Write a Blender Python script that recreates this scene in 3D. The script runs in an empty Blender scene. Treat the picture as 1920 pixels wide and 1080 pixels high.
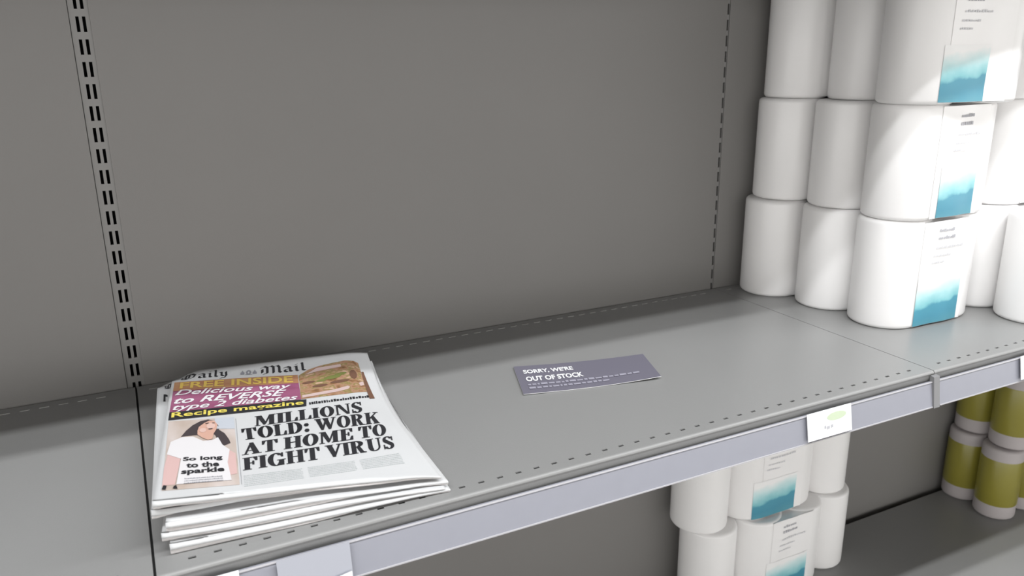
import bpy, math, random
from mathutils import Vector
random.seed(7)
SC = bpy.context.scene
COL = SC.collection

# ------------------------------------------------------------------ camera, sky, light, exposure
cam_data = bpy.data.cameras.new('camera')
cam_data.sensor_width = 36.0
cam_data.lens = 1487.7 / 1920.0 * 36.0
cam_data.clip_start = 0.02
cam_data.dof.use_dof = True
cam_data.dof.focus_distance = 1.0
cam_data.dof.aperture_fstop = 27.9 / 3.2
cam = bpy.data.objects.new('camera', cam_data)
cam.location = (0.01917, -1.12821, 0.42780)
cam.rotation_euler = (1.285759, 0.010526, -0.460291)
COL.objects.link(cam)
SC.camera = cam

world = bpy.data.worlds.new('shop_ambient')
SC.world = world
world.use_nodes = True
world.node_tree.nodes['Background'].inputs[0].default_value = (1.0, 0.985, 0.965, 1)
world.node_tree.nodes['Background'].inputs[1].default_value = 2.62

def tube_light(name, y, power):
    d = bpy.data.lights.new(name, 'AREA')
    d.shape = 'RECTANGLE'
    d.size = 7.0
    d.size_y = 0.06
    d.energy = power
    d.color = (0.97, 0.985, 1.0)
    o = bpy.data.objects.new(name, d)
    o.location = (1.6, y, 2.285)
    o.rotation_euler = (0, 0, 0)
    COL.objects.link(o)
tube_light('aisle_tube_glow', -1.58, 94)
tube_light('aisle_tube_glow', -1.38, 94)

vs = SC.view_settings
vs.view_transform = 'Standard'
vs.look = 'None'
vs.exposure = 0.0
vs.gamma = 1.0
vs.use_curve_mapping = False

# ------------------------------------------------------------------ helpers
MATS = {}
def mat(name, col, rough=.5, metal=0.0, noise=0.0, nscale=40, bump=0.0, bscale=300, coat=0.0, spec=None):
    if name in MATS:
        return MATS[name]
    m = bpy.data.materials.new(name)
    m.use_nodes = True
    nt = m.node_tree
    b = nt.nodes['Principled BSDF']
    b.inputs['Base Color'].default_value = (*col, 1)
    b.inputs['Roughness'].default_value = rough
    b.inputs['Metallic'].default_value = metal
    if coat:
        b.inputs['Coat Weight'].default_value = coat
        b.inputs['Coat Roughness'].default_value = .25
    if spec is not None:
        b.inputs['Specular IOR Level'].default_value = spec
    tc = nt.nodes.new('ShaderNodeTexCoord')
    if noise:
        n = nt.nodes.new('ShaderNodeTexNoise')
        n.inputs['Scale'].default_value = nscale
        n.inputs['Detail'].default_value = 3
        r = nt.nodes.new('ShaderNodeMapRange')
        r.inputs['To Min'].default_value = 1 - noise
        r.inputs['To Max'].default_value = 1 + noise
        mx = nt.nodes.new('ShaderNodeVectorMath')
        mx.operation = 'SCALE'
        mx.inputs[0].default_value = col
        nt.links.new(tc.outputs['Object'], n.inputs['Vector'])
        nt.links.new(n.outputs['Fac'], r.inputs['Value'])
        nt.links.new(r.outputs['Result'], mx.inputs['Scale'])
        nt.links.new(mx.outputs[0], b.inputs['Base Color'])
    if bump:
        n = nt.nodes.new('ShaderNodeTexNoise')
        n.inputs['Scale'].default_value = bscale
        n.inputs['Detail'].default_value = 2
        bp = nt.nodes.new('ShaderNodeBump')
        bp.inputs['Strength'].default_value = bump
        bp.inputs['Distance'].default_value = .001
        nt.links.new(tc.outputs['Object'], n.inputs['Vector'])
        nt.links.new(n.outputs['Fac'], bp.inputs['Height'])
        nt.links.new(bp.outputs['Normal'], b.inputs['Normal'])
    MATS[name] = m
    return m

class MB:
    """collects polygons; build() links them as one mesh object"""
    def __init__(self):
        self.v, self.f = [], []
    def poly(self, pts):
        i = len(self.v)
        self.v += [tuple(p) for p in pts]
        self.f.append(list(range(i, i + len(pts))))
    def box(self, a, b):
        x0, y0, z0 = a; x1, y1, z1 = b
        i = len(self.v)
        self.v += [(x0,y0,z0),(x1,y0,z0),(x1,y1,z0),(x0,y1,z0),(x0,y0,z1),(x1,y0,z1),(x1,y1,z1),(x0,y1,z1)]
        for q in ((0,3,2,1),(4,5,6,7),(0,1,5,4),(1,2,6,5),(2,3,7,6),(3,0,4,7)):
            self.f.append([i + k for k in q])
    def grid(self, fn, nu, nv, flip=False):
        i = len(self.v)
        for a in range(nu + 1):
            for b in range(nv + 1):
                self.v.append(tuple(fn(a / nu, b / nv)))
        for a in range(nu):
            for b in range(nv):
                q = [i + a*(nv+1) + b, i + (a+1)*(nv+1) + b, i + (a+1)*(nv+1) + b+1, i + a*(nv+1) + b+1]
                self.f.append(q[::-1] if flip else q)
    def extrude_x(self, prof, x0, x1):
        """closed (y,z) profile, counter-clockwise seen from +x, swept from x0 to x1"""
        n = len(prof); i = len(self.v)
        self.v += [(x0, y, z) for y, z in prof] + [(x1, y, z) for y, z in prof]
        for k in range(n):
            j = (k + 1) % n
            self.f.append([i + k, i + j, i + n + j, i + n + k][::-1])
        self.f.append([i + k for k in range(n)][::-1]); self.f.append([i + n + k for k in range(n)])
    def mesh(self, name, m):
        me = bpy.data.meshes.new(name)
        me.from_pydata(self.v, [], self.f)
        me.update()
        if m: me.materials.append(m)
        return me
    def build(self, name, m, parent=None, smooth=False, loc=None):
        return link(name, self.mesh(name, m), parent, smooth, loc)

def link(name, me, parent=None, smooth=False, loc=None):
    if smooth:
        me.polygons.foreach_set('use_smooth', [True] * len(me.polygons))
    o = bpy.data.objects.new(name, me)
    COL.objects.link(o)
    if parent: o.parent = parent
    if loc: o.location = loc
    return o

def tag(o, label, cat, group=None):
    o['label'] = label; o['category'] = cat
    if group: o['group'] = group
    return o

def thing(name, label, cat, loc=(0, 0, 0), rz=0, group=None):
    o = bpy.data.objects.new(name, None)
    o.empty_display_size = .05
    COL.objects.link(o)
    o.location = loc; o.rotation_euler = (0, 0, rz)
    return tag(o, label, cat, group)

# ------------------------------------------------------------------ materials
PAINT = mat('grey_powder_coat', (.255, .255, .252), .34, noise=.03, nscale=7, bump=.12, bscale=900)
PANEL = mat('grey_back_panel_paint', (.195, .188, .181), .5, noise=.04, nscale=5, bump=.12, bscale=700)
UPR = mat('grey_upright_paint', (.215, .21, .203), .45)
PALE_TAB = mat('pale_tab_metal', (.40, .40, .39), .35, .3)
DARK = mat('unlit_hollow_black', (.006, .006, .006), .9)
RAIL = mat('lilac_grey_plastic', (.27, .275, .315), .3, noise=.03, nscale=60)
RAILEDGE = mat('pale_plastic_edge', (.45, .44, .46), .3)
TICKET = mat('white_ticket_card', (.86, .86, .86), .5)
SLEEVE = mat('milky_plastic_sleeve', (.36, .37, .415), .3)
GREEN_INK = mat('pale_green_ink', (.50, .58, .42), .5)
GREY_INK = mat('grey_ink', (.42, .42, .45), .6)
PALE_INK = mat('pale_grey_ink', (.62, .62, .64), .6)
FLOOR = mat('grey_vinyl_floor', (.20, .19, .175), .35, noise=.06, nscale=3)

# ------------------------------------------------------------------ shop shell
Z_LOW, Z_UP = -.63, .652
FLOOR_Z = -1.02
mb = MB(); mb.box((-7, -8, FLOOR_Z - .03), (9, .4, FLOOR_Z))
fl = mb.build('floor', FLOOR); fl['kind'] = 'structure'

mb = MB(); mb.box((-7, -8, 2.42), (9, .4, 2.46))
ce = mb.build('ceiling', mat('grey_ceiling_tile', (.30, .30, .29), .8, noise=.05, nscale=2)); ce['kind'] = 'structure'

mb = MB(); mb.box((-7, .058, FLOOR_Z), (9, .075, 2.41))  # unseen backing added to stop light leaking through the panel gaps
bw = mb.build('wall_back_added', mat('dark_light_stop', (.05, .05, .05), .8, noise=.05, nscale=3)); bw['kind'] = 'structure'

# ceiling lamp that carries the two tubes
lamp = thing('ceiling_lamp', 'long twin tube ceiling lamp above the aisle', 'lamp', (1.6, -1.48, 2.30))
mb = MB(); mb.box((-3.5, -.16, 0.02), (3.5, .16, .07)); mb.build('housing', mat('white_steel', (.8, .8, .8), .4), lamp)
TUBE = bpy.data.materials.new('lit_tube'); TUBE.use_nodes = True
_b = TUBE.node_tree.nodes['Principled BSDF']; _b.inputs['Emission Color'].default_value = (1, 1, 1, 1); _b.inputs['Emission Strength'].default_value = 3
for dy in (-.10, .10):
    mb = MB()
    n = 12
    prof = [(dy + .014*math.cos(2*math.pi*k/n), .004 + .014*math.sin(2*math.pi*k/n)) for k in range(n)]
    mb.extrude_x(prof, -3.5, 3.5)
    mb.build('tube', TUBE, lamp)

# back panels, one to a bay
def back_panel(x0, x1, y, label):
    mb = MB()
    e = .0003
    prof = [(x0, y), (x0 + e, y - e), (x1 - e, y - e), (x1, y), (x1, y + .0012), (x0, y + .0012)]
    i = 0
    n = len(prof)
    mb.v = [(px, py, FLOOR_Z) for px, py in prof] + [(px, py, 1.5) for px, py in prof]
    for k in range(n):
        j = (k + 1) % n
        mb.f.append([k, j, n + j, n + k])
    mb.f.append(list(range(n))[::-1]); mb.f.append(list(range(n, 2*n)))
    o = mb.build('back_panel', PANEL)
    return tag(o, label, 'panel', 'back panels of the shelving')
back_panel(-1.013, -.0105, .0013, 'grey metal back panel left of the slotted post by the newspapers')
back_panel(.0118, .9942, .0013, 'wide bare grey metal back panel behind newspapers and out-of-stock card')
back_panel(1.0005, 1.987, .0013, 'grey metal back panel behind the white paper roll packs')

# slotted uprights with real slots
def upright(x, cols, half, z_first, pitch, label, yf=.0027):
    root = thing('slotted_upright', label, 'post', (x, 0, FLOOR_Z), 0, 'slotted posts between the bays')
    mb = MB()
    sw, sl = .0036, .0178
    z0, z1 = 0, 1.5 - FLOOR_Z
    xs = [-half]
    for c in cols: xs += [c - sw/2, c + sw/2]
    xs += [half]
    # vertical bands: full strips between the columns, slotted strips in them
    for k in range(len(xs) - 1):
        a, b = xs[k], xs[k+1]
        if k % 2 == 0:
            mb.poly([(a, yf, z0), (b, yf, z0), (b, yf, z1), (a, yf, z1)])
        else:
            zc = z_first - FLOOR_Z
            while zc - pitch > z0: zc -= pitch
            zp = z0
            while zc + sl/2 < z1:
                mb.poly([(a, yf, zp), (b, yf, zp), (b, yf, zc - sl/2), (a, yf, zc - sl/2)])
                # slot walls
                lo, hi = zc - sl/2, zc + sl/2
                d = yf + .003
                mb.poly([(a, yf, lo), (b, yf, lo), (b, d, lo), (a, d, lo)])
                mb.poly([(a, yf, hi), (a, d, hi), (b, d, hi), (b, yf, hi)])
                mb.poly([(a, yf, lo), (a, d, lo), (a, d, hi), (a, yf, hi)])
                mb.poly([(b, yf, lo), (b, yf, hi), (b, d, hi), (b, d, lo)])
                zp = hi
                zc += pitch
            mb.poly([(a, yf, zp), (b, yf, zp), (b, yf, z1), (a, yf, z1)])
    mb.build('slotted_face', UPR, root)
    mb = MB()
    mb.box((-half, yf, z0), (-half + .0015, yf + .05, z1)); mb.box((half - .0015, yf, z0), (half, yf + .05, z1))
    mb.build('channel_side', UPR, root)
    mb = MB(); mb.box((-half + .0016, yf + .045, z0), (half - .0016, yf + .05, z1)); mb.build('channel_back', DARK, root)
    return root
P = .0263
upright(.0018, (-.0036, .0036), .0132, .0223, P, 'slotted grey post with two slot columns behind the newspapers')
upright(.9975, (.0,), .0042, .5006, P, 'slotted grey post beside the white paper roll packs')
upright(2.0, (-.0063, .0063), .0125, .5, P, 'slotted grey post beyond the green paper rolls')

# ------------------------------------------------------------------ shelves
HOLE_P, HOLE_L, HOLE_W = .0218, .0068, .0034
def holed_band(mb, x0, x1, ya, yb, z, depth=.0014):
    """a strip of the deck between y=ya (front) and y=yb (back) with a row of punched slots"""
    n = int((x1 - x0 - .02) / HOLE_P)
    start = x0 + ((x1 - x0) - (n - 1) * HOLE_P) / 2
    xp = x0
    for k in range(n):
        c = start + k * HOLE_P
        a, b = c - HOLE_L/2, c + HOLE_L/2
        mb.poly([(xp, ya, z), (a, ya, z), (a, yb, z), (xp, yb, z)])
        d = z - depth
        mb.poly([(a, ya, z), (b, ya, z), (b, ya, d), (a, ya, d)][::-1])
        mb.poly([(a, yb, z), (b, yb, z), (b, yb, d), (a, yb, d)])
        mb.poly([(a, ya, z), (a, yb, z), (a, yb, d), (a, ya, d)])
        mb.poly([(b, ya, z), (b, yb, z), (b, yb, d), (b, ya, d)][::-1])
        xp = b
    mb.poly([(xp, ya, z), (x1, ya, z), (x1, yb, z), (xp, yb, z)])

def shelf(x0, x1, z, yb, label, tabs=True, seam_shade=False):
    root = thing('shelf', label, 'shelf', ((x0 + x1)/2, -.235, z - .045), 0, 'grey metal shelves')
    off = Vector((-(x0 + x1)/2, .235, .045 - z))
    root_off = off
    def bld(mb, name, m, smooth=False, parent=root):
        mb.v = [tuple(Vector(p) + root_off) for p in mb.v]
        return mb.build(name, m, parent, smooth)
    yf = -.4665
    mb = MB()
    r = .0035
    yh0, yh1 = -.4495 - HOLE_W/2, -.4495 + HOLE_W/2
    mb.poly([(x0, yh1, z), (x1, yh1, z), (x1, yb, z), (x0, yb, z)])
    holed_band(mb, x0, x1, yh0, yh1, z)
    mb.poly([(x0, yf + r, z), (x1, yf + r, z), (x1, yh0, z), (x0, yh0, z)])
    # rolled front edge and lip
    prof = [(yf + r, z)]
    for k in range(1, 6):
        a = math.pi/2 + k * math.pi/10
        prof.append((yf + r + r*math.cos(a), z - r + r*math.sin(a)))
    prof += [(yf + .0012, z - .0065), (yf + .0075, z - .034), (yf + .009, z - .036), (yf + .012, z - .036)]
    for (ya, za), (yc, zc) in zip(prof, prof[1:]):
        mb.poly([(x0, yc, zc), (x1, yc, zc), (x1, ya, za), (x0, ya, za)])
    # underside, back fold and ends
    zu = z - .006
    mb.poly([(x0, yf + .012, z - .036), (x1, yf + .012, z - .036), (x1, yf + .012, zu), (x0, yf + .012, zu)][::-1])
    mb.poly([(x0, yf + .012, zu), (x0, yb, zu), (x1, yb, zu), (x1, yf + .012, zu)])
    mb.poly([(x0, yb, zu), (x0, yb, z), (x1, yb, z), (x1, yb, zu)])
    ends = [p for p in prof] + [(yf + .012, zu), (yb, zu), (yb, z)]
    mb.poly([(x0, y, zz) for y, zz in ends]); mb.poly([(x1, y, zz) for y, zz in ends][::-1])
    bld(mb, 'deck', PAINT)
    # raised tabs along the back, paler than the deck
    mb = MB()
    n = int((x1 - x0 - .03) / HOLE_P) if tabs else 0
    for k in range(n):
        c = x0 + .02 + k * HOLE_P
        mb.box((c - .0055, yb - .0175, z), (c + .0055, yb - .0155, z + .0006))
    if tabs: bld(mb, 'back_tab_row', PALE_TAB)
    # cantilever brackets under both ends
    for xb in (x0 + .004, x1 - .004):
        mb = MB()
        pr = [(-.001 + min(yb, -.002), zu - .0005), (yf + .03, zu - .0005), (yf + .03, zu - .02), (-.03, z - .075), (-.003, z - .075)]
        mb.extrude_x(pr[::-1], xb - .0015, xb + .0015)
        bld(mb, 'bracket', UPR)
    # price rail: tilted channel with a pale bead along top and bottom
    rx0, rx1 = x0 + .006, x1 - .008
    mb = MB()
    zt, zb_ = z - .0135, z - .0485
    mb.extrude_x([(yf - .0006, zt), (yf - .004, zt), (yf - .0105, zb_), (yf - .0006, zb_)], rx0, rx1)
    rail = bld(mb, 'price_rail', RAIL)
    mb = MB()
    mb.extrude_x([(yf - .0035, zt + .0007), (yf - .0052, zt + .0003), (yf - .0054, zt - .0005), (yf - .0035, zt - .0004)], rx0, rx1)
    bld(mb, 'rail_bead', RAILEDGE, parent=rail)
    mb = MB()
    mb.extrude_x([(yf - .0098, zb_ + .0006), (yf - .0114, zb_ + .0004), (yf - .0114, zb_ - .0010), (yf - .0020, zb_ - .0010), (yf - .0020, zb_ - .0001), (yf - .0098, zb_ - .0001)], rx0, rx1)
    bld(mb, 'rail_bead', RAILEDGE, parent=rail)
    # moulded end clip of the rail
    mb = MB()
    mb.extrude_x([(yf - .0006, zt + .0085), (yf - .0065, zt + .0075), (yf - .0130, zb_ - .0015), (yf - .0006, zb_ - .0015)], x1 - .0077, x1 + .004)
    bld(mb, 'rail_end_clip', mat('grey_plastic_clip', (.21, .21, .215), .4))
    if seam_shade:
        mb = MB(); mb.box((x0 - .0022, yf + .006, z - .0052), (x0 - .0002, yb, z - .0022))  # black strip stands in for the shade inside the open joint
        bld(mb, 'seam_shade_strip', DARK)
    return root
BX = [(-1.0, -.0012), (.0012, .9988), (1.0001, 1.9988)]
shelf(*BX[0], 0.0, -.004, 'bare grey shelf left of the newspapers, cut by the frame')
shelf(*BX[1], 0.0, -.004, 'grey metal shelf carrying the newspapers and the out-of-stock card', seam_shade=True)
shelf(*BX[2], 0.0, -.004, 'grey metal shelf carrying the tall stacks of white paper roll packs')
low_names = ['lower grey shelf below the bare left shelf', 'lower grey shelf below the newspapers', 'lower grey shelf in shade carrying the green paper rolls']
up_names = ['upper grey shelf above the bare left shelf', 'upper grey shelf above the newspapers', 'upper grey shelf above the white paper roll packs']
for b, ln, un in zip(BX, low_names, up_names):
    shelf(*b, Z_LOW, -.018, ln, tabs=False)
    shelf(*b, Z_UP, -.004, un)
# plinth kick boards under the lower shelves
for b, nm in zip(BX, ('left', 'middle', 'right')):
    mb = MB(); mb.box((b[0], -.44, FLOOR_Z), (b[1], -.42, Z_LOW - .05))
    tag(mb.build('kick_board', PANEL), 'grey kick board under the %s lower shelf' % nm, 'board', 'kick boards')

# unseen panel added to keep light from the right off the lower bay
mb = MB(); mb.box((2.016, -.47, FLOOR_Z), (2.034, -.002, 1.5))
tag(mb.build('added_shade_panel', PANEL), 'grey panel added to block light from the right, beyond the green rolls', 'panel')

# tickets on the rails
def ticket(x0, x1, zt, zb, y, label, ink=True, width_clip=None, name='price_ticket', m=None):
    root = thing(name, label, 'ticket', ((x0+x1)/2, y, zb))
    w, h = (x1 - x0)/2, zt - zb
    lean = -.0065 * h / .035
    mb = MB()
    def at(a, b, o): return (a, lean*(1-b) - o, b*h)
    t = .0008
    mb.v = [at(-w,0,0), at(w,0,0), at(w,1,0), at(-w,1,0), at(-w,0,t), at(w,0,t), at(w,1,t), at(-w,1,t)]
    mb.f = [[0,1,2,3][::-1][::-1], [4,7,6,5][::-1], [0,1,5,4], [1,2,6,5], [2,3,7,6], [3,0,4,7]]
    mb.build('card', m or TICKET, root)
    if ink:
        mb = MB(); mb.poly([at(.012 + .017*math.cos(k*math.pi/12), .70 + .15*math.sin(k*math.pi/12), t + .0003) for k in range(24)])
        mb.build('logo_blob', GREEN_INK, root)
        mb = MB()
        for k, (a, l) in enumerate(((-.006, .005), (.001, .004), (-.010, .003))):
            mb.poly([at(a, .28 + .02*k, t + .0003), at(a + l, .29 + .02*k, t + .0003), at(a + l, .40 + .02*k, t + .0003), at(a, .39 + .02*k, t + .0003)])
        mb.build('price_mark', GREY_INK, root)
    return root
ticket(.752, .829, -.0095, -.0445, -.4735, 'white price ticket with a pale green blob on the shelf rail')
ticket(1.182, 1.26, -.0095, -.0445, -.4735, 'white price ticket on the rail below the stacked white packs', ink=False)
ticket(.030, .0665, -.0095, -.0445, -.4735, 'small white ticket on the rail at the frame bottom, left of the sleeve', ink=False)
slv = ticket(.099, .1665, -.0105, -.064, -.4745, 'milky plastic ticket sleeve hanging from the rail below the newspapers', ink=False, name='ticket_sleeve', m=SLEEVE)
mb = MB(); mb.poly([(-.012, -.0128, .006), (.0325, -.0128, .006), (.0325, -.0090, .0275), (-.012, -.0098, .0215)])
mb.build('inserted_slip', TICKET, slv)
# ------------------------------------------------------------------ white paper roll packs
R, H = .055, .1757
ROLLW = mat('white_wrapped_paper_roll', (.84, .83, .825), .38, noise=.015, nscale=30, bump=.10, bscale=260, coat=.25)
FILM = mat('white_wrap_film', (.86, .85, .845), .3, noise=.012, nscale=25, bump=.10, bscale=90, coat=.3)
def picture_mat():
    m = bpy.data.materials.new('teal_wave_print'); m.use_nodes = True
    nt = m.node_tree; b = nt.nodes['Principled BSDF']
    b.inputs['Roughness'].default_value = .35
    tc = nt.nodes.new('ShaderNodeTexCoord'); sep = nt.nodes.new('ShaderNodeSeparateXYZ')
    nt.links.new(tc.outputs['UV'], sep.inputs[0])
    n = nt.nodes.new('ShaderNodeTexNoise'); n.inputs['Scale'].default_value = 3.0; n.inputs['Detail'].default_value = 4
    nt.links.new(tc.outputs['UV'], n.inputs['Vector'])
    ma = nt.nodes.new('ShaderNodeMath'); ma.operation = 'MULTIPLY_ADD'; ma.inputs[1].default_value = .28
    nt.links.new(n.outputs['Fac'], ma.inputs[0]); nt.links.new(sep.outputs['Y'], ma.inputs[2])
    sl = nt.nodes.new('ShaderNodeMath'); sl.operation = 'MULTIPLY_ADD'; sl.inputs[1].default_value = -.12
    nt.links.new(sep.outputs['X'], sl.inputs[0]); nt.links.new(ma.outputs[0], sl.inputs[2])
    cr = nt.nodes.new('ShaderNodeValToRGB')
    e = cr.color_ramp.elements
    e[0].position = .06; e[0].color = (.085, .29, .37, 1)
    e[1].position = .99; e[1].color = (.86, .86, .855, 1)
    for p, c in ((.25, (.06, .26, .36, 1)), (.46, (.065, .28, .38, 1)), (.52, (.20, .50, .55, 1)), (.66, (.34, .62, .65, 1)), (.82, (.60, .77, .78, 1))):
        x = cr.color_ramp.elements.new(p); x.color = c
    nt.links.new(sl.outputs[0], cr.inputs[0]); nt.links.new(cr.outputs[0], b.inputs['Base Color'])
    return m
PICT = picture_mat()

def roll_mesh(name, r, h, m, core=.019, e=.007, n=48):
    prof = [(.0001, .0)]
    for k in range(5): a = -math.pi/2 + k*math.pi/8; prof.append((r - e + e*math.cos(a), e + e*math.sin(a)))
    for k in range(5): a = k*math.pi/8; prof.append((r - e + e*math.cos(a), h - e + e*math.sin(a)))
    prof += [(core + .006, h), (core, h - .0012), (0.0001, h - .0012)]
    mb = MB()
    mb.grid(lambda u, v: (prof[round(v*(len(prof)-1))][0]*math.cos(2*math.pi*u), prof[round(v*(len(prof)-1))][0]*math.sin(2*math.pi*u), prof[round(v*(len(prof)-1))][1]), n, len(prof) - 1)
    me = mb.mesh(name, m)
    return me
ROLL_ME = roll_mesh('paper_roll', R, H, ROLLW)

def film_y(x, z, s):     # gentle creases in the stretched film
    return .0009*math.sin(31*x + 47*z + s) + .0006*math.sin(90*x - 35*z + 2*s)

def pack(label, base, offs, rz, seed, film=(0, 1), lab=(.004, .100), group='white paper roll packs', text=True):
    """offs: roll centres relative to base (x,y); film spans two of the rolls; lab: label x-range"""
    root = thing('paper_roll_pack', label, 'paper pack', base, rz, group)
    for ox, oy in offs:
        link('paper_roll', ROLL_ME, root, True, (ox, oy, 0))
    xa, xb = offs[film[0]][0], offs[film[1]][0]
    yc = offs[film[0]][1]
    if xb - xa > .01:
        for side in (-1, 1):
            mb = MB()
            yo = side*(R + .0005)
            f = lambda u, v: (xa + (xb-xa)*u, yc + yo - side*.0022*math.cos(math.pi*(2*u-1))*0 + film_y(xa+(xb-xa)*u, v*H, seed)*4*u*(1-u), .003 + v*(H - .006))
            mb.grid(f, 14, 14, flip=(side > 0))
            mb.build('wrap_film', FILM, root, True)
        for zz in (.0025, H - .0025):
            mb = MB(); mb.poly([(xa, yc-R, zz), (xb, yc-R, zz), (xb, yc+R, zz), (xa, yc+R, zz)])
            mb.build('wrap_end_film', FILM, root)
    if lab:
        def lf(x, z, o):      # on the film (or on the curve of the end rolls)
            if x < xa: y = -math.sqrt(max(R*R - (x-xa)**2, 1e-6))
            elif x > xb: y = -math.sqrt(max(R*R - (x-xb)**2, 1e-6))
            else:
                u = (x-xa)/max(xb-xa, 1e-6); y = -R - .0005 + film_y(x, (z-.003)/(H-.006)*H, seed)*4*u*(1-u)
            return (x, yc + y - o, z)
        mb = MB()
        l0, l1 = lab
        nu, nv = 14, 10
        mb.grid(lambda u, v: lf(l0 + (l1-l0)*u, .0035 + .080*v, .0007), nu, nv)
        o = mb.build('label_picture', PICT, root, True)
        uv = o.data.uv_layers.new(name='UVMap')
        for lp in o.data.loops:
            k = lp.vertex_index
            uv.data[lp.index].uv = ((k // (nv+1))/nu, (k % (nv+1))/nv)
        if text:
            w = l1 - l0
            rnd = random.Random(seed)
            rows = ((.158, .0055, .34, .32, GREY_INK), (.146, .0055, .34, .36, GREY_INK), (.130, .0042, .32, .58, PALE_INK), (.117, .0032, .28, .36, PALE_INK), (.106, .0032, .26, .28, PALE_INK))
            for zc, hh, a, l, m in rows:
                mb = MB()
                x = l0 + a*w
                end = x + l*w
                while x < end:       # short unreadable marks
                    d = rnd.uniform(.0022, .0052)
                    q = hh*rnd.uniform(.55, 1)
                    mb.poly([lf(x, zc - hh/2, .0009), lf(x+d, zc - hh/2, .0009), lf(x+d, zc - hh/2 + q, .0009), lf(x, zc - hh/2 + q, .0009)])
                    x += d + rnd.uniform(.0006, .0018)
                mb.build('label_text', m, root)
    return root

D = .113
lay = ['lowest', 'middle', 'topmost']
# left column of the tall stacks: three packs deep, three layers
back = [(1.088, -.0565), (1.102, -.0565), (1.112, -.0565)]
mid = [(1.1185, -.1655), (1.126, -.1655), (1.149, -.1665)]
front = [(1.1235, -.2775, 0.0), (1.124, -.280, .02), (1.117, -.290, -.17)]
for k in range(3):
    z = k * (H + .0003)
    pack('%s white paper roll pack in the rear stack against the back panel' % lay[k], (*back[k], z), [(0, 0), (D, 0)], 0, k + 1, lab=(.010, .100) if k == 0 else None)
    pack('%s white paper roll pack in the second stack, between rear and front packs' % lay[k], (*mid[k], z), [(0, 0), (D, 0)], 0, k + 11, lab=None)
    pack('%s white pack with teal wave picture in the front left stack' % lay[k], (front[k][0], front[k][1], z), [(0, 0), (D, 0)], front[k][2], k + 21, lab=((.000, .103), (.014, .100), (-.009, .072))[k])
# right column, half out of the frame
pack('lowest white pack at the right frame edge, standing forward', (1.352, -.382, 0), [(0, 0), (D, 0)], 0, 41, lab=(.01, .11))
pack('lowest white pack behind the forward pack at the right frame edge', (1.352, -.2705, 0), [(0, 0), (D, 0)], 0, 42, lab=None)
pack('middle white pack with teal picture cut by the right frame edge', (1.378, -.262, H + .0003), [(0, 0), (D, 0)], 0, 43, lab=(.010, .11))
pack('topmost white pack at the right frame edge', (1.362, -.268, 2*H + .0006), [(0, 0), (D, 0)], 0, 44, lab=(.010, .11))
# two packs on the lower shelf
pack('upper white pack with teal picture under the shelf, on another pack', (.949, -.0575, Z_LOW + H + .0003), [(0, 0), (.107, 0), (.214, 0), (.318, 0)], 0, 51, film=(1, 2), lab=(.088, .195), group='white packs on the lower shelf')
pack('lower white pack with teal picture standing on the lower shelf', (.967, -.068, Z_LOW), [(0, 0), (.107, -.010), (.214, -.010), (.304, 0)], 0, 52, film=(1, 2), lab=(.098, .205), group='white packs on the lower shelf')

# ------------------------------------------------------------------ green wrapped rolls on the lower shelf
GR = .044
GH = .176
GREEN = mat('olive_green_wrap', (.265, .238, .038), .3, noise=.12, nscale=18, coat=.2)
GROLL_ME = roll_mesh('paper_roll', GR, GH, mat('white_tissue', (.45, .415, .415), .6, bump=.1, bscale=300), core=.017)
def band_mesh():
    mb = MB(); n = 40; r = GR + .0008
    zs = [.034, .036, GH - .030, GH - .028]; rs = [r - .0008, r, r, r - .0008]
    mb.grid(lambda u, v: (rs[round(v*3)]*math.cos(2*math.pi*u), rs[round(v*3)]*math.sin(2*math.pi*u), zs[round(v*3)]), n, 3)
    return mb.mesh('green_wrap', GREEN)
BAND_ME = band_mesh()
def green_pack(label, base, n=2):
    root = thing('green_roll_pack', label, 'paper pack', base, 0, 'green wrapped paper rolls')
    for k in range(n):
        link('paper_roll', GROLL_ME, root, True, (k*2*(GR + .001), 0, 0))
        link('green_wrap', BAND_ME, root, True, (k*2*(GR + .001), 0, 0))
    return root
green_pack('lower green wrapped paper rolls in the rear row by the back panel', (1.794, -.0455, Z_LOW))
green_pack('lower green wrapped paper rolls in the front row on the lower shelf', (1.784, -.1355, Z_LOW))
green_pack('upper green wrapped paper rolls in the rear row under the shelf', (1.806, -.0455, Z_LOW + GH + .0003))
green_pack('upper green wrapped paper rolls in the front row under the shelf', (1.800, -.1355, Z_LOW + GH + .0003))
# ------------------------------------------------------------------ newspapers
FL = (.006, -.436, .055); FR = (.270, -.452, .023); BR = (.295, -.108, .036); BL = (.046, -.098, .046)
def S(s, t):
    q = [(FL[k]*(1-s) + FR[k]*s)*(1-t) + (BL[k]*(1-s) + BR[k]*s)*t for k in range(3)]
    w = math.sin(math.pi*min(max(t, 0), 1))
    q[0] -= .011*w*max(s, 0)**4
    q[2] += .003*math.sin(2.2*math.pi*t + .5)*(s - .3)*w
    c = max(0, 1 - math.hypot(s/.15, (1-t)/.12))
    q[2] -= .013*c*c
    q[2] -= .004*max(0, s - .85)/.15*max(0, (s - .85)/.15)
    return q

PAPER = mat('newsprint', (.56, .565, .57), .75, noise=.03, nscale=25, bump=.15, bscale=180)
PAPER_IN = mat('newsprint_inner', (.60, .575, .57), .8, noise=.04, nscale=60)
BLACK = mat('black_ink', (.018, .018, .022), .6)
NP = 5
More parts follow.
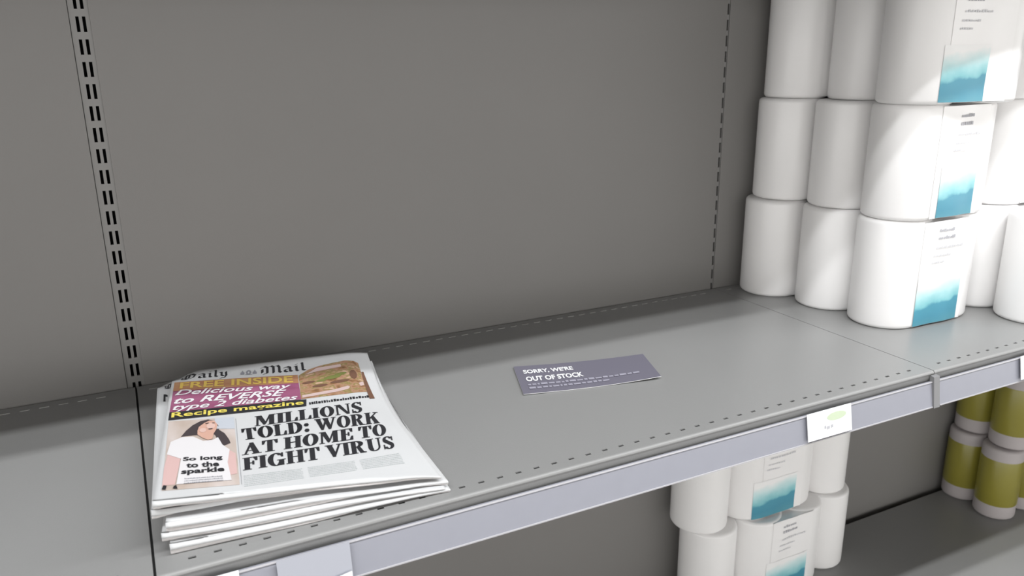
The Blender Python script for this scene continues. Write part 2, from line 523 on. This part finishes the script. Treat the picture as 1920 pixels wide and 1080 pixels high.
# small shifts of each paper in the pile, bottom to top (dx, dy, turn)
SHIFT = [(.008, -.004, .004), (.004, -.002, -.006), (.007, -.001, .006), (-.009, .012, .050), (0, 0, 0)]
PIV = Vector((.15, -.30))
def pile(i, s, t, f, out=0.0):
    """point in paper i at height fraction f (0 underside, 1 top)"""
    x, y, z = S(s, t)
    g = (i + f)/NP
    zz = z*g + .0011*4*g*(1-g)*math.sin(8*s + 5.2*g + 1.0)*math.exp(-max(t, 0)/.22)
    dx, dy, a = SHIFT[i]
    # push out past the fold
    y -= out
    px, py = x - PIV.x, y - PIV.y
    ca, sa = math.cos(a), math.sin(a)
    return (PIV.x + px*ca - py*sa + dx, PIV.y + px*sa + py*ca + dy, zz)

def section(i, f0, f1, recess, ragged, seed, lens=None):
    """a folded gathering of sheets: flat back edges, rounded fold along the front"""
    mb = MB()
    rnd = random.Random(seed)
    p1, p2 = rnd.uniform(0, 6), rnd.uniform(0, 6)
    ns = 60
    ts = [1 - k*.012 for k in range(18)] + [.78 - k*.06 for k in range(12)] + [.08, .045, .03, .018, .008]
    def rec(s): return recess + S(s, 0)[2]/NP*.3 + ragged*(.5 + .5*math.sin(9*s + p1))*(.5 + .5*math.sin(4*s + p2))
    rows = []
    for a in range(ns + 1):
        s = a/ns
        th = S(s, 0)[2]/NP*(f1 - f0)
        row = []
        lift = 0
        if lens:
            l0, l1, am = lens
            if l0 < s < l1: lift = am*math.sin(math.pi*((s-l0)/(l1-l0))**.6)
        fm = (f0 + f1)/2
        r_ = rec(s)
        t_f = r_/.345
        for t in ts:
            tt = max(t, t_f)
            row.append(pile(i, s, tt, f1 - .0*t))
        for k in range(0, 7):
            an = math.pi/2 - k*math.pi/6
            f = fm + (f1-f0)/2*math.sin(an)
            if an < 0: f += lift*math.cos(an*.0)*(f1-f0)*min(1, -an)
            row.append(pile(i, s, 0, f, out=th*.55*math.cos(an) - r_))
        for t in ts[::-1]:
            tt = max(t, t_f)
            f = f0 + lift*(f1-f0)*math.exp(-tt/.05)
            row.append(pile(i, s, tt, f))
        rows.append(row)
    n = len(rows[0])
    mb.v = [p for r in rows for p in r]
    for a in range(ns):
        for k in range(n):
            j = (k+1) % n
            mb.f.append([a*n + k, a*n + j, (a+1)*n + j, (a+1)*n + k])
    mb.f.append(list(range(n))[::-1]); mb.f.append([ns*n + k for k in range(n)])
    return mb

place = ['bottom folded newspaper of the pile, lying on the shelf', 'second folded newspaper from the bottom of the pile', 'middle folded newspaper of the pile of five', 'folded newspaper just under the top one, peeking out at left', 'top folded newspaper of the pile with virus headline and colour photos']
papers = []
for i in range(NP):
    root = thing('newspaper', place[i], 'newspaper', (0, 0, 0), 0, 'pile of newspapers')
    papers.append(root)
    top = (i == NP - 1)
    lens = (.02, .55, .55) if top else ((.03, .42, .5) if i == 3 else (.03, .5, .35) if i == 1 else None)
    o = section(i, .46, 1.0, 0.0, .002, 10*i).build('outer_section', PAPER, root, True)
    o = section(i, .02, .45, .0015 + .001*(i % 2), .005, 10*i + 1, lens).build('inner_section', PAPER_IN, root, True)

# ---- print on the top page --------------------------------------------------
TOPP = papers[-1]
def page(i, s, t, o):
    p = pile(i, s, t, 1.0)
    return (p[0], p[1], p[2] + o)
def quad_map(q):
    (a0, b0), (a1, b1), (a2, b2), (a3, b3) = q        # lower left, lower right, upper right, upper left
    def f(u, v):
        return ((a0*(1-u) + a1*u)*(1-v) + (a3*(1-u) + a2*u)*v, (b0*(1-u) + b1*u)*(1-v) + (b3*(1-u) + b2*u)*v)
    return f
def patch(name, q, m, o, i=NP-1, parent=None, nu=10, nv=8, uv=False):
    f = quad_map(q)
    mb = MB(); mb.grid(lambda u, v: page(i, *f(u, v), o), nu, nv)
    ob = mb.build(name, m, parent or TOPP)
    if uv:
        L = ob.data.uv_layers.new(name='UVMap')
        for lp in ob.data.loops:
            k = lp.vertex_index
            L.data[lp.index].uv = ((k//(nv+1))/nu, (k % (nv+1))/nv)
    return ob
def polys_on(name, polys, q, m, o, i=NP-1, parent=None):
    f = quad_map(q)
    mb = MB()
    for p in polys:
        mb.poly([page(i, *f(u, v), o) for u, v in p])
    return mb.build(name, m, parent or TOPP)

def font_polys(text, bold=0.0, shear=0.0):
    c = bpy.data.curves.new('t', 'FONT')
    c.body = text; c.size = 1; c.offset = bold; c.shear = shear; c.resolution_u = 3
    ob = bpy.data.objects.new('t', c); COL.objects.link(ob)
    dg = bpy.context.evaluated_depsgraph_get(); dg.update()
    me = ob.evaluated_get(dg).to_mesh()
    vs_ = [v.co.copy() for v in me.vertices]
    fs = [list(p.vertices) for p in me.polygons]
    ob.evaluated_get(dg).to_mesh_clear()
    bpy.data.objects.remove(ob); bpy.data.curves.remove(c)
    x0 = min(v.x for v in vs_); x1 = max(v.x for v in vs_); y0 = min(v.y for v in vs_); y1 = max(v.y for v in vs_)
    return [[((vs_[k].x-x0)/(x1-x0), (vs_[k].y-y0)/(y1-y0)) for k in f] for f in fs]

# heavy high-contrast capitals and small letters built stroke by stroke
def rc(x0, y0, x1, y1): return [(x0, y0), (x1, y0), (x1, y1), (x0, y1)]
def ring(cx, cy, rx, ry, ix, iy, a0=0, a1=360, n=22):
    out = []
    for k in range(n):
        a, b = math.radians(a0 + (a1-a0)*k/n), math.radians(a0 + (a1-a0)*(k+1)/n)
        out.append([(cx + ix*math.cos(a), cy + iy*math.sin(a)), (cx + rx*math.cos(a), cy + ry*math.sin(a)), (cx + rx*math.cos(b), cy + ry*math.sin(b)), (cx + ix*math.cos(b), cy + iy*math.sin(b))])
    return out
def serif(x0, x1, y, h=.06): return rc(x0, y, x1, y + h)
ST, HR = .25, .07
def stem(x): return [rc(x, 0, x + ST, 1), serif(x - .09, x + ST + .09, 0), serif(x - .09, x + ST + .09, .94)]
GL = {
 'I': (.43, stem(.09)),
 'L': (.80, stem(.09) + [rc(.3, 0, .76, .06), [(.76, 0), (.76, .36), (.70, .36), (.60, .06), (.60, 0)]]),
 'T': (.88, [rc(.315, 0, .565, 1), serif(.2, .68, 0), rc(.02, .94, .86, 1), [(.02, 1), (.02, .66), (.08, .66), (.18, .94)], [(.86, 1), (.70, .94), (.80, .66), (.86, .66)]]),
 'F': (.80, stem(.09) + [rc(.3, .94, .76, 1), [(.76, 1), (.58, .94), (.70, .68), (.76, .68)], rc(.3, .48, .56, .55), rc(.52, .36, .58, .68)]),
 'E': (.84, stem(.09) + [rc(.3, .94, .78, 1), [(.78, 1), (.60, .94), (.72, .68), (.78, .68)], rc(.3, .48, .56, .55), rc(.52, .36, .58, .68), rc(.3, 0, .80, .06), [(.80, 0), (.80, .34), (.74, .34), (.62, .06)]]),
 'H': (1.02, stem(.09) + stem(.68) + [rc(.3, .47, .70, .54)]),
 'M': (1.24, [rc(.12, 0, .12 + HR, .96), serif(.02, .30, 0), serif(.02, .26, .94), [(.10, 1), (.36, 1), (.66, .2), (.55, .02)], [(.55, .02), (.66, .2), (.93, 1), (.84, .92)], rc(.86, 0, 1.11, 1), serif(.77, 1.20, 0), serif(.92, 1.20, .94)]),
 'N': (1.06, [rc(.12, 0, .19, .96), serif(.02, .30, 0), serif(.02, .26, .94), [(.10, 1), (.36, 1), (.94, .0), (.80, .0)], rc(.87, 0, .94, 1), serif(.76, 1.04, .94)]),
 'O': (.96, ring(.48, .5, .45, .52, .19, .46)),
 'D': (.96, stem(.09) + ring(.36, .5, .56, .50, .29, .44, -90, 90, 14)),
 'R': (1.0, stem(.09) + ring(.36, .74, .47, .26, .21, .20, -90, 90, 12) + [rc(.3, .48, .42, .54), [(.40, .52), (.60, .52), (.80, .10), (.98, .06), (.98, 0), (.62, 0)]]),
 'K': (1.04, stem(.09) + [[(.3, .38), (.3, .48), (.84, .97), (.92, .97)], serif(.66, 1.0, .94), [(.44, .58), (.62, .72), (1.0, .04), (.70, .02)], serif(.60, 1.04, 0)]),
 'W': (1.42, [[(.06, 1), (.33, 1), (.55, .12), (.46, 0), (.40, 0)], [(.42, 0), (.50, 0), (.78, .80), (.70, .86)], [(.56, 1), (.84, 1), (1.06, .12), (.98, 0), (.90, 0)], [(.93, 0), (1.01, 0), (1.34, .97), (1.26, .97)], serif(0, .42, .94), serif(.52, .92, .94), serif(1.14, 1.42, .94)]),
 'A': (1.02, [[(.10, .0), (.17, .0), (.52, .98), (.44, 1)], [(.40, 1), (.56, 1), (.92, 0), (.64, 0), (.40, .78)], rc(.24, .28, .70, .34), serif(.0, .30, 0), serif(.54, 1.02, 0)]),
 'V': (1.0, [[(.08, 1), (.37, 1), (.60, .22), (.56, 0), (.44, 0)], [(.46, 0), (.54, 0), (.92, .97), (.84, .97)], serif(0, .46, .94), serif(.72, 1.0, .94)]),
 'U': (1.02, [rc(.12, .3, .37, 1), serif(.02, .47, .94), rc(.80, .3, .87, 1), serif(.70, 1.0, .94)] + ring(.495, .32, .375, .34, .305, .27, 180, 360, 14) + [[(.12, .32), (.37, .32), (.42, .10), (.28, .04), (.16, .16)]]),
 'G': (1.02, ring(.48, .5, .45, .52, .19, .46, 40, 330, 20) + [rc(.66, 0, .90, .42), serif(.56, 1.0, .40), rc(.80, .66, .86, 1.0), [(.62, .94), (.84, .80), (.84, .66), (.74, .80)]]),
 'S': (.80, ring(.40, .74, .32, .28, .15, .22, 20, 200, 12) + ring(.40, .27, .34, .29, .15, .22, -160, 20, 12) + [[(.08, .74), (.10, .58), (.60, .22), (.74, .26), (.72, .42), (.24, .78)], rc(.68, .66, .73, 1.0), rc(.07, .0, .12, .36)]),
 ':': (.42, ring(.21, .14, .13, .14, 0.001, 0.001) + ring(.21, .62, .13, .14, .001, .001)),
 ' ': (.26, []),
}
def set_line(text, gap=.055):
    x, out = 0, []
    for ch in text:
        w, ps = GL[ch]
        for bold in (0, .06):        # a second strike makes the heavy weight
            out += [[(x + a + bold, b) for a, b in p] for p in ps]
        x += w + gap
    x += .06 - gap
    return [[(a/x, b) for a, b in p] for p in out]

# broad-nib pen for the black-letter masthead
NIB = ((-.060, -.055), (.060, .055))
def nib(path):
    out = []
    for (xa, ya), (xb, yb) in zip(path, path[1:]):
        pts = [(xa + NIB[0][0], ya + NIB[0][1]), (xa + NIB[1][0], ya + NIB[1][1]), (xb + NIB[1][0], yb + NIB[1][1]), (xb + NIB[0][0], yb + NIB[0][1])]
        out.append(pts)
        for cx, cy in ((xa, ya), (xb, yb)):
            out.append([(cx - .066, cy - .05), (cx - .04, cy - .066), (cx + .066, cy + .05), (cx + .04, cy + .066)])
    return out
BLK = {
 'D': (.86, [[(.06, .86), (.24, .98), (.60, .90), (.78, .60), (.70, .22), (.40, .04), (.10, .12)], [(.30, .90), (.26, .50), (.32, .14)], [(.46, .84), (.46, .20)], [(.02, .60), (.14, .30)]]),
 'M': (1.02, [[(.06, .80), (.20, .96), (.34, .80), (.34, .10), (.18, .02)], [(.40, .86), (.54, .96), (.64, .80), (.64, .08)], [(.70, .86), (.84, .94), (.92, .76), (.92, .14), (1.0, .06)], [(.10, .60), (.10, .20)]]),
 'a': (.50, [[(.10, .58), (.26, .66), (.38, .56), (.38, .12), (.46, .06)], [(.36, .42), (.12, .30), (.12, .12), (.24, .04), (.38, .14)]]),
 'i': (.26, [[(.06, .60), (.14, .64), (.14, .12), (.22, .06)], [(.13, .84), (.16, .88)]]),
 'l': (.28, [[(.10, 1.0), (.14, .96), (.14, .12), (.24, .06)]]),
 'y': (.52, [[(.06, .62), (.14, .62), (.14, .18), (.26, .08), (.38, .16)], [(.38, .66), (.40, .10), (.30, -.18), (.10, -.24)]]),
}
def blackletter(word):
    x, out = 0, []
    for ch in word:
        w, paths = BLK[ch]
        for p in paths:
            out += [[(x + a, b) for a, b in pl] for pl in nib(p)]
        x += w + .05
    return [[(a/x, b) for a, b in p] for p in out]

O1, O2, O3, O4 = .0003, .0006, .0009, .0012
polys_on('masthead_word', blackletter('Daily'), [(.035, .915), (.268, .898), (.270, .968), (.040, .985)], BLACK, O1)
polys_on('masthead_word', blackletter('Mail'), [(.415, .873), (.648, .864), (.655, .945), (.422, .956)], BLACK, O1)
# small crest between the words
crest = [ring(.5, .45, .16, .42, .05, .2)] 
polys_on('masthead_crest', crest[0] + [rc(.02, .1, .26, .5), [(.06, .5), (.14, .9), (.22, .5)], rc(.74, .1, .98, .5), [(.78, .5), (.86, .9), (.94, .5)], rc(.3, 0, .7, .08)], [(.318, .889), (.400, .881), (.405, .936), (.322, .944)], mat('crest_grey_ink', (.25, .25, .28), .6), O1)

def noise_print(name, stops, scale, rough=.5, detail=3):
    m = bpy.data.materials.new(name); m.use_nodes = True
    nt = m.node_tree; b = nt.nodes['Principled BSDF']; b.inputs['Roughness'].default_value = rough
    tc = nt.nodes.new('ShaderNodeTexCoord'); n = nt.nodes.new('ShaderNodeTexNoise'); cr = nt.nodes.new('ShaderNodeValToRGB')
    mp = nt.nodes.new('ShaderNodeMapping'); mp.inputs['Scale'].default_value = scale
    n.inputs['Scale'].default_value = 1; n.inputs['Detail'].default_value = detail
    nt.links.new(tc.outputs['UV'], mp.inputs[0]); nt.links.new(mp.outputs[0], n.inputs['Vector'])
    nt.links.new(n.outputs['Fac'], cr.inputs[0]); nt.links.new(cr.outputs[0], b.inputs['Base Color'])
    el = cr.color_ramp.elements
    el[0].position, el[0].color = stops[0][0], (*stops[0][1], 1)
    el[1].position, el[1].color = stops[-1][0], (*stops[-1][1], 1)
    for p, c in stops[1:-1]:
        x = el.new(p); x.color = (*c, 1)
    return m
BAN = noise_print('raspberry_print', [(.3, (.24, .06, .13)), (.7, (.36, .12, .22))], (3, 3, 1))
TAN = noise_print('rust_tan_print', [(.3, (.36, .15, .08)), (.7, (.45, .26, .13))], (4, 2, 1))
FOOD = noise_print('plated_food_print', [(.28, (.10, .05, .03)), (.40, (.30, .16, .07)), (.48, (.42, .24, .16)), (.56, (.24, .20, .06)), (.64, (.55, .34, .24)), (.75, (.60, .50, .42))], (5, 7, 1), detail=4)
YEL = mat('yellow_ink', (.74, .62, .12), .6)
GOLD = mat('gold_ink', (.66, .46, .10), .6)
WHT = mat('unprinted_white', (.74, .72, .74), .7)
banner = patch('banner', [(.012, .598), (.578, .608), (.595, .826), (.014, .890)], BAN, O1, uv=True)
patch('banner_top_band', [(.013, .800), (.590, .752), (.595, .828), (.014, .892)], TAN, O2, uv=True)
polys_on('banner_text', font_polys('FREE INSIDE', .02), [(.040, .818), (.563, .762), (.569, .822), (.042, .880)], GOLD, O3)
polys_on('banner_text', font_polys('Delicious way', .015, .25), [(.022, .738), (.540, .698), (.552, .752), (.030, .806)], WHT, O3)
polys_on('banner_text', font_polys('to REVERSE', .02, .25), [(.022, .672), (.505, .652), (.522, .702), (.030, .732)], WHT, O3)
polys_on('banner_text', font_polys('type 2 diabetes', .015, .25), [(.020, .600), (.555, .592), (.570, .650), (.026, .664)], WHT, O3)
patch('black_strip', [(.012, .535), (.592, .546), (.602, .604), (.012, .602)], BLACK, O2)
polys_on('strip_text', font_polys('Recipe magazine', .02), [(.023, .540), (.580, .550), (.587, .596), (.022, .594)], YEL, O3)
# food picture with its curved top
fa = [(.599, .822), (.655, .868), (.717, .893), (.79, .908), (.862, .918), (.905, .908), (.928, .885)]
mb = MB()
def foodpt(u, v):
    k = u*(len(fa) - 1); a = min(int(k), len(fa) - 2); w = k - a
    tx, ty = fa[a][0]*(1-w) + fa[a+1][0]*w, fa[a][1]*(1-w) + fa[a+1][1]*w
    bx_, by = .578 + (.922 - .578)*u, .610 + (.628 - .610)*u
    return (bx_*(1-v) + tx*v, by*(1-v) + ty*v)
mb.grid(lambda u, v: page(NP-1, *foodpt(u, v), O1), 24, 12)
food = mb.build('food_picture', FOOD, TOPP)
L = food.data.uv_layers.new(name='UVMap')
for lp in food.data.loops:
    k = lp.vertex_index
    L.data[lp.index].uv = ((k//13)/24, (k % 13)/12)
# pale plate rim, garnish and dark right border printed in the picture
PLATE = mat('printed_plate_pink', (.58, .44, .42), .6); GARN = mat('printed_herb_green', (.17, .19, .05), .6); BRN = mat('printed_brown', (.16, .08, .05), .6)
def ell(cx, cy, rx, ry, n=18): return [(cx + rx*math.cos(2*math.pi*k/n), cy + ry*math.sin(2*math.pi*k/n)) for k in range(n)]
Qf = [(.578, .610), (.922, .628), (.928, .885), (.599, .822)]
polys_on('plate_rim', [[(.02, .04), (.5, .10), (.98, .22), (.98, .34), (.5, .2), (.02, .14)], [(.1, .96), (.3, 1.15), (.7, 1.08), (.7, .98), (.3, 1.0)]], Qf, PLATE, O2, parent=food)
polys_on('herb_garnish', [ell(.52, .66, .14, .07), ell(.66, .72, .10, .05), ell(.34, .60, .08, .04)], Qf, GARN, O2, parent=food)
polys_on('browned_topping', [ell(.30, .42, .12, .05), ell(.62, .46, .16, .05), ell(.86, .62, .06, .16), ell(.14, .62, .10, .05)], Qf, BRN, O2, parent=food)
patch('picture_border', [(.912, .566), (.942, .570), (.940, .80), (.928, .80)], BRN, O2)
# fine print that cannot be read: rows of tiny marks
def marks(name, q, rows, m, seed, o=O1, fill=.62, wmin=.012, wmax=.05):
    rnd = random.Random(seed); ps = []
    for r in range(rows):
        y0 = 1 - (r + .85)/rows; y1 = y0 + fill/rows
        x = 0
        while x < .98:
            w = min(rnd.uniform(wmin, wmax), 1 - x)
            ps.append(rc(x, y0, x + w, y0 + (y1-y0)*rnd.uniform(.6, 1)))
            x += w + rnd.uniform(.006, .014)
    return polys_on(name, ps, q, m, o)
marks('caption_print', [(.607, .552), (.912, .574), (.916, .602), (.610, .586)], 1, BLACK, 3, wmin=.02, wmax=.045, fill=.7)

# headline
polys_on('headline', set_line('MILLIONS'), [(.352, .424), (.846, .459), (.862, .545), (.358, .502)], BLACK, O1)
polys_on('headline', set_line('TOLD: WORK'), [(.299, .331), (.894, .359), (.918, .452), (.297, .414)], BLACK, O1)
polys_on('headline', set_line('AT HOME TO'), [(.293, .228), (.893, .267), (.918, .352), (.296, .306)], BLACK, O1)
polys_on('headline', set_line('FIGHT VIRUS'), [(.291, .131), (.894, .176), (.914, .258), (.293, .209)], BLACK, O1)
BODYC = mat('fine_print_grey', (.42, .45, .45), .7)
marks('body_print', [(.290, .035), (.500, .050), (.500, .112), (.292, .104)], 7, BODYC, 5, fill=.45)
marks('body_print', [(.520, .052), (.700, .064), (.702, .126), (.520, .114)], 7, BODYC, 6, fill=.45)
marks('body_print', [(.720, .066), (.890, .078), (.894, .146), (.722, .128)], 7, BODYC, 7, fill=.45)
patch('column_rule', [(.282, .05), (.284, .05), (.282, .50), (.280, .50)], mat('rule_grey', (.3, .3, .32), .7), O1)

# portrait picture of a dark-haired person in a white top
Qp = [(.024, .060), (.276, .050), (.274, .512), (.014, .528)]
PB = noise_print('picture_backdrop_print', [(.35, (.46, .37, .31)), (.65, (.60, .53, .50))], (2, 2, 1))
pic = patch('portrait_picture', Qp, PB, O1, uv=True, nu=8, nv=12)
SKIN = mat('printed_skin', (.60, .36, .28), .6); SKIN2 = mat('printed_skin_light', (.66, .46, .40), .6); HAIR = mat('printed_dark_hair', (.055, .042, .045), .6); TOPW = mat('printed_white_top', (.70, .68, .69), .6); PINK = mat('printed_pink', (.62, .42, .40), .6); BLUEG = mat('printed_blue_grey', (.50, .53, .58), .6)
polys_on('printed_sky', [[(.70, .82), (1, .80), (1, 1), (.70, 1)]], Qp, BLUEG, O2, parent=pic)
polys_on('printed_arm', [[(.0, .06), (.16, .06), (.20, .30), (.22, .52), (.04, .52), (.0, .3)], [(.80, .12), (.98, .14), (.98, .42), (.86, .50), (.80, .40)]], Qp, PINK, O2, parent=pic)
polys_on('printed_hair', [[(.20, .73), (.27, .82), (.36, .90), (.48, .965), (.60, .985), (.70, .95), (.76, .86), (.76, .80), (.84, .74), (.90, .64), (.92, .58), (.82, .545), (.74, .62), (.70, .72), (.62, .78), (.50, .74), (.38, .74)]], Qp, HAIR, O2, parent=pic)
polys_on('printed_top', [[(.02, .48), (.06, .66), (.22, .72), (.38, .715), (.52, .64), (.66, .64), (.74, .68), (.80, .56), (.90, .48), (.86, .30), (.90, .06), (.18, .06), (.22, .40)]], Qp, TOPW, O3, parent=pic)
polys_on('printed_face', [[(.44, .74), (.52, .68), (.60, .645), (.66, .66), (.68, .74), (.72, .80), (.74, .88), (.70, .945), (.62, .955), (.54, .92), (.46, .86), (.44, .80)]], Qp, SKIN, O4, parent=pic)
polys_on('printed_cheek', [ell(.64, .86, .065, .05), ell(.52, .80, .05, .035)], Qp, SKIN2, O4 + .0003, parent=pic)
polys_on('printed_feature', [[(.56, .905), (.61, .915), (.61, .905), (.56, .895)], [(.66, .91), (.70, .91), (.70, .90), (.66, .90)], [(.60, .815), (.67, .82), (.66, .805), (.61, .802)]], Qp, HAIR, O4 + .0006, parent=pic)
polys_on('printed_corner_mark', [[(.0, .01), (.05, .0), (.06, .05), (.02, .06)], [(.14, .01), (.20, .0), (.18, .05), (.15, .04)]], Qp, BLACK, O4, parent=pic)
polys_on('portrait_text', font_polys('So long', .035), [(.083, .219), (.223, .205), (.222, .240), (.083, .252)], BLACK, O4)
polys_on('portrait_text', font_polys('to the', .035), [(.097, .180), (.210, .169), (.209, .202), (.096, .213)], BLACK, O4)
polys_on('portrait_text', font_polys('sparkle', .035), [(.081, .134), (.228, .126), (.227, .165), (.081, .175)], BLACK, O4)
marks('portrait_small_print', [(.094, .082), (.224, .077), (.221, .114), (.094, .122)], 3, mat('mid_grey_print', (.30, .30, .33), .7), 8, o=O4, fill=.5)
# the paper below shows its own masthead start and banner edge at the left
polys_on('masthead_word', blackletter('D'), [(.030, .900), (.085, .895), (.090, .965), (.036, .972)], BLACK, O1, i=3, parent=papers[3])
polys_on('banner_mark', [rc(0, 0, .5, 1), [(.5, .7), (1, .6), (1, .9), (.5, 1)]], [(.030, .775), (.048, .772), (.048, .840), (.030, .846)], BLACK, O1, i=3, parent=papers[3])

# ------------------------------------------------------------------ out-of-stock card
cc = [Vector((.454, -.275)), Vector((.645, -.315)), Vector((.674, -.231)), Vector((.485, -.183))]
cen = sum(cc, Vector((0, 0)))/4
card = thing('stock_card', 'lilac grey card reading sorry, out of stock, lying flat on the shelf', 'card', (cen.x, cen.y, 0))
CARD = mat('slate_lilac_card', (.155, .148, .188), .55, noise=.03, nscale=12)
def cardpt(u, v, o):
    p = (cc[0]*(1-u) + cc[1]*u)*(1-v) + (cc[3]*(1-u) + cc[2]*u)*v - cen
    z = .0004 + .0042*max(0, u - .45)**2/.3*(1 - .3*v) + .0012*max(0, .3 - u)/.3 
    return (p.x, p.y, z + o)
mb = MB()
mb.grid(lambda u, v: cardpt(u, v, .0006), 24, 8)
mb.build('card_face', CARD, card, True)
mb = MB()
mb.grid(lambda u, v: cardpt(u, v, 0.0), 24, 8, flip=True)
for k in range(24):
    for v in (0, 1):
        mb.poly([cardpt(k/24, v, 0), cardpt((k+1)/24, v, 0), cardpt((k+1)/24, v, .00058), cardpt(k/24, v, .00058)])
for k in range(8):
    for u in (0, 1):
        mb.poly([cardpt(u, k/8, 0), cardpt(u, (k+1)/8, 0), cardpt(u, (k+1)/8, .00058), cardpt(u, k/8, .00058)])
mb.build('card_backing', TICKET, card)
CW = mat('white_ink', (.88, .88, .9), .5)
def card_text(name, polys, q, m, o=.0013):
    f = quad_map(q); mb = MB()
    for p in polys: mb.poly([cardpt(*f(a, b), o) for a, b in p])
    mb.build(name, m, card)
card_text('card_text', font_polys("SORRY, WE'RE", .035), [(.055, .66), (.425, .66), (.425, .83), (.055, .83)], CW)
card_text('card_text', font_polys('OUT OF STOCK', .035), [(.055, .40), (.475, .40), (.475, .57), (.055, .57)], CW)
rnd = random.Random(4); ps = []
for y, xe in ((.26, .86), (.14, .60)):
    x = .055
    while x < xe:
        w = rnd.uniform(.012, .05); ps.append(rc(x, y, x + w, y + rnd.uniform(.045, .065))); x += w + .010
card_text('card_small_print', ps, [(0, 0), (1, 0), (1, 1), (0, 1)], mat('pale_card_print', (.36, .35, .42), .5))
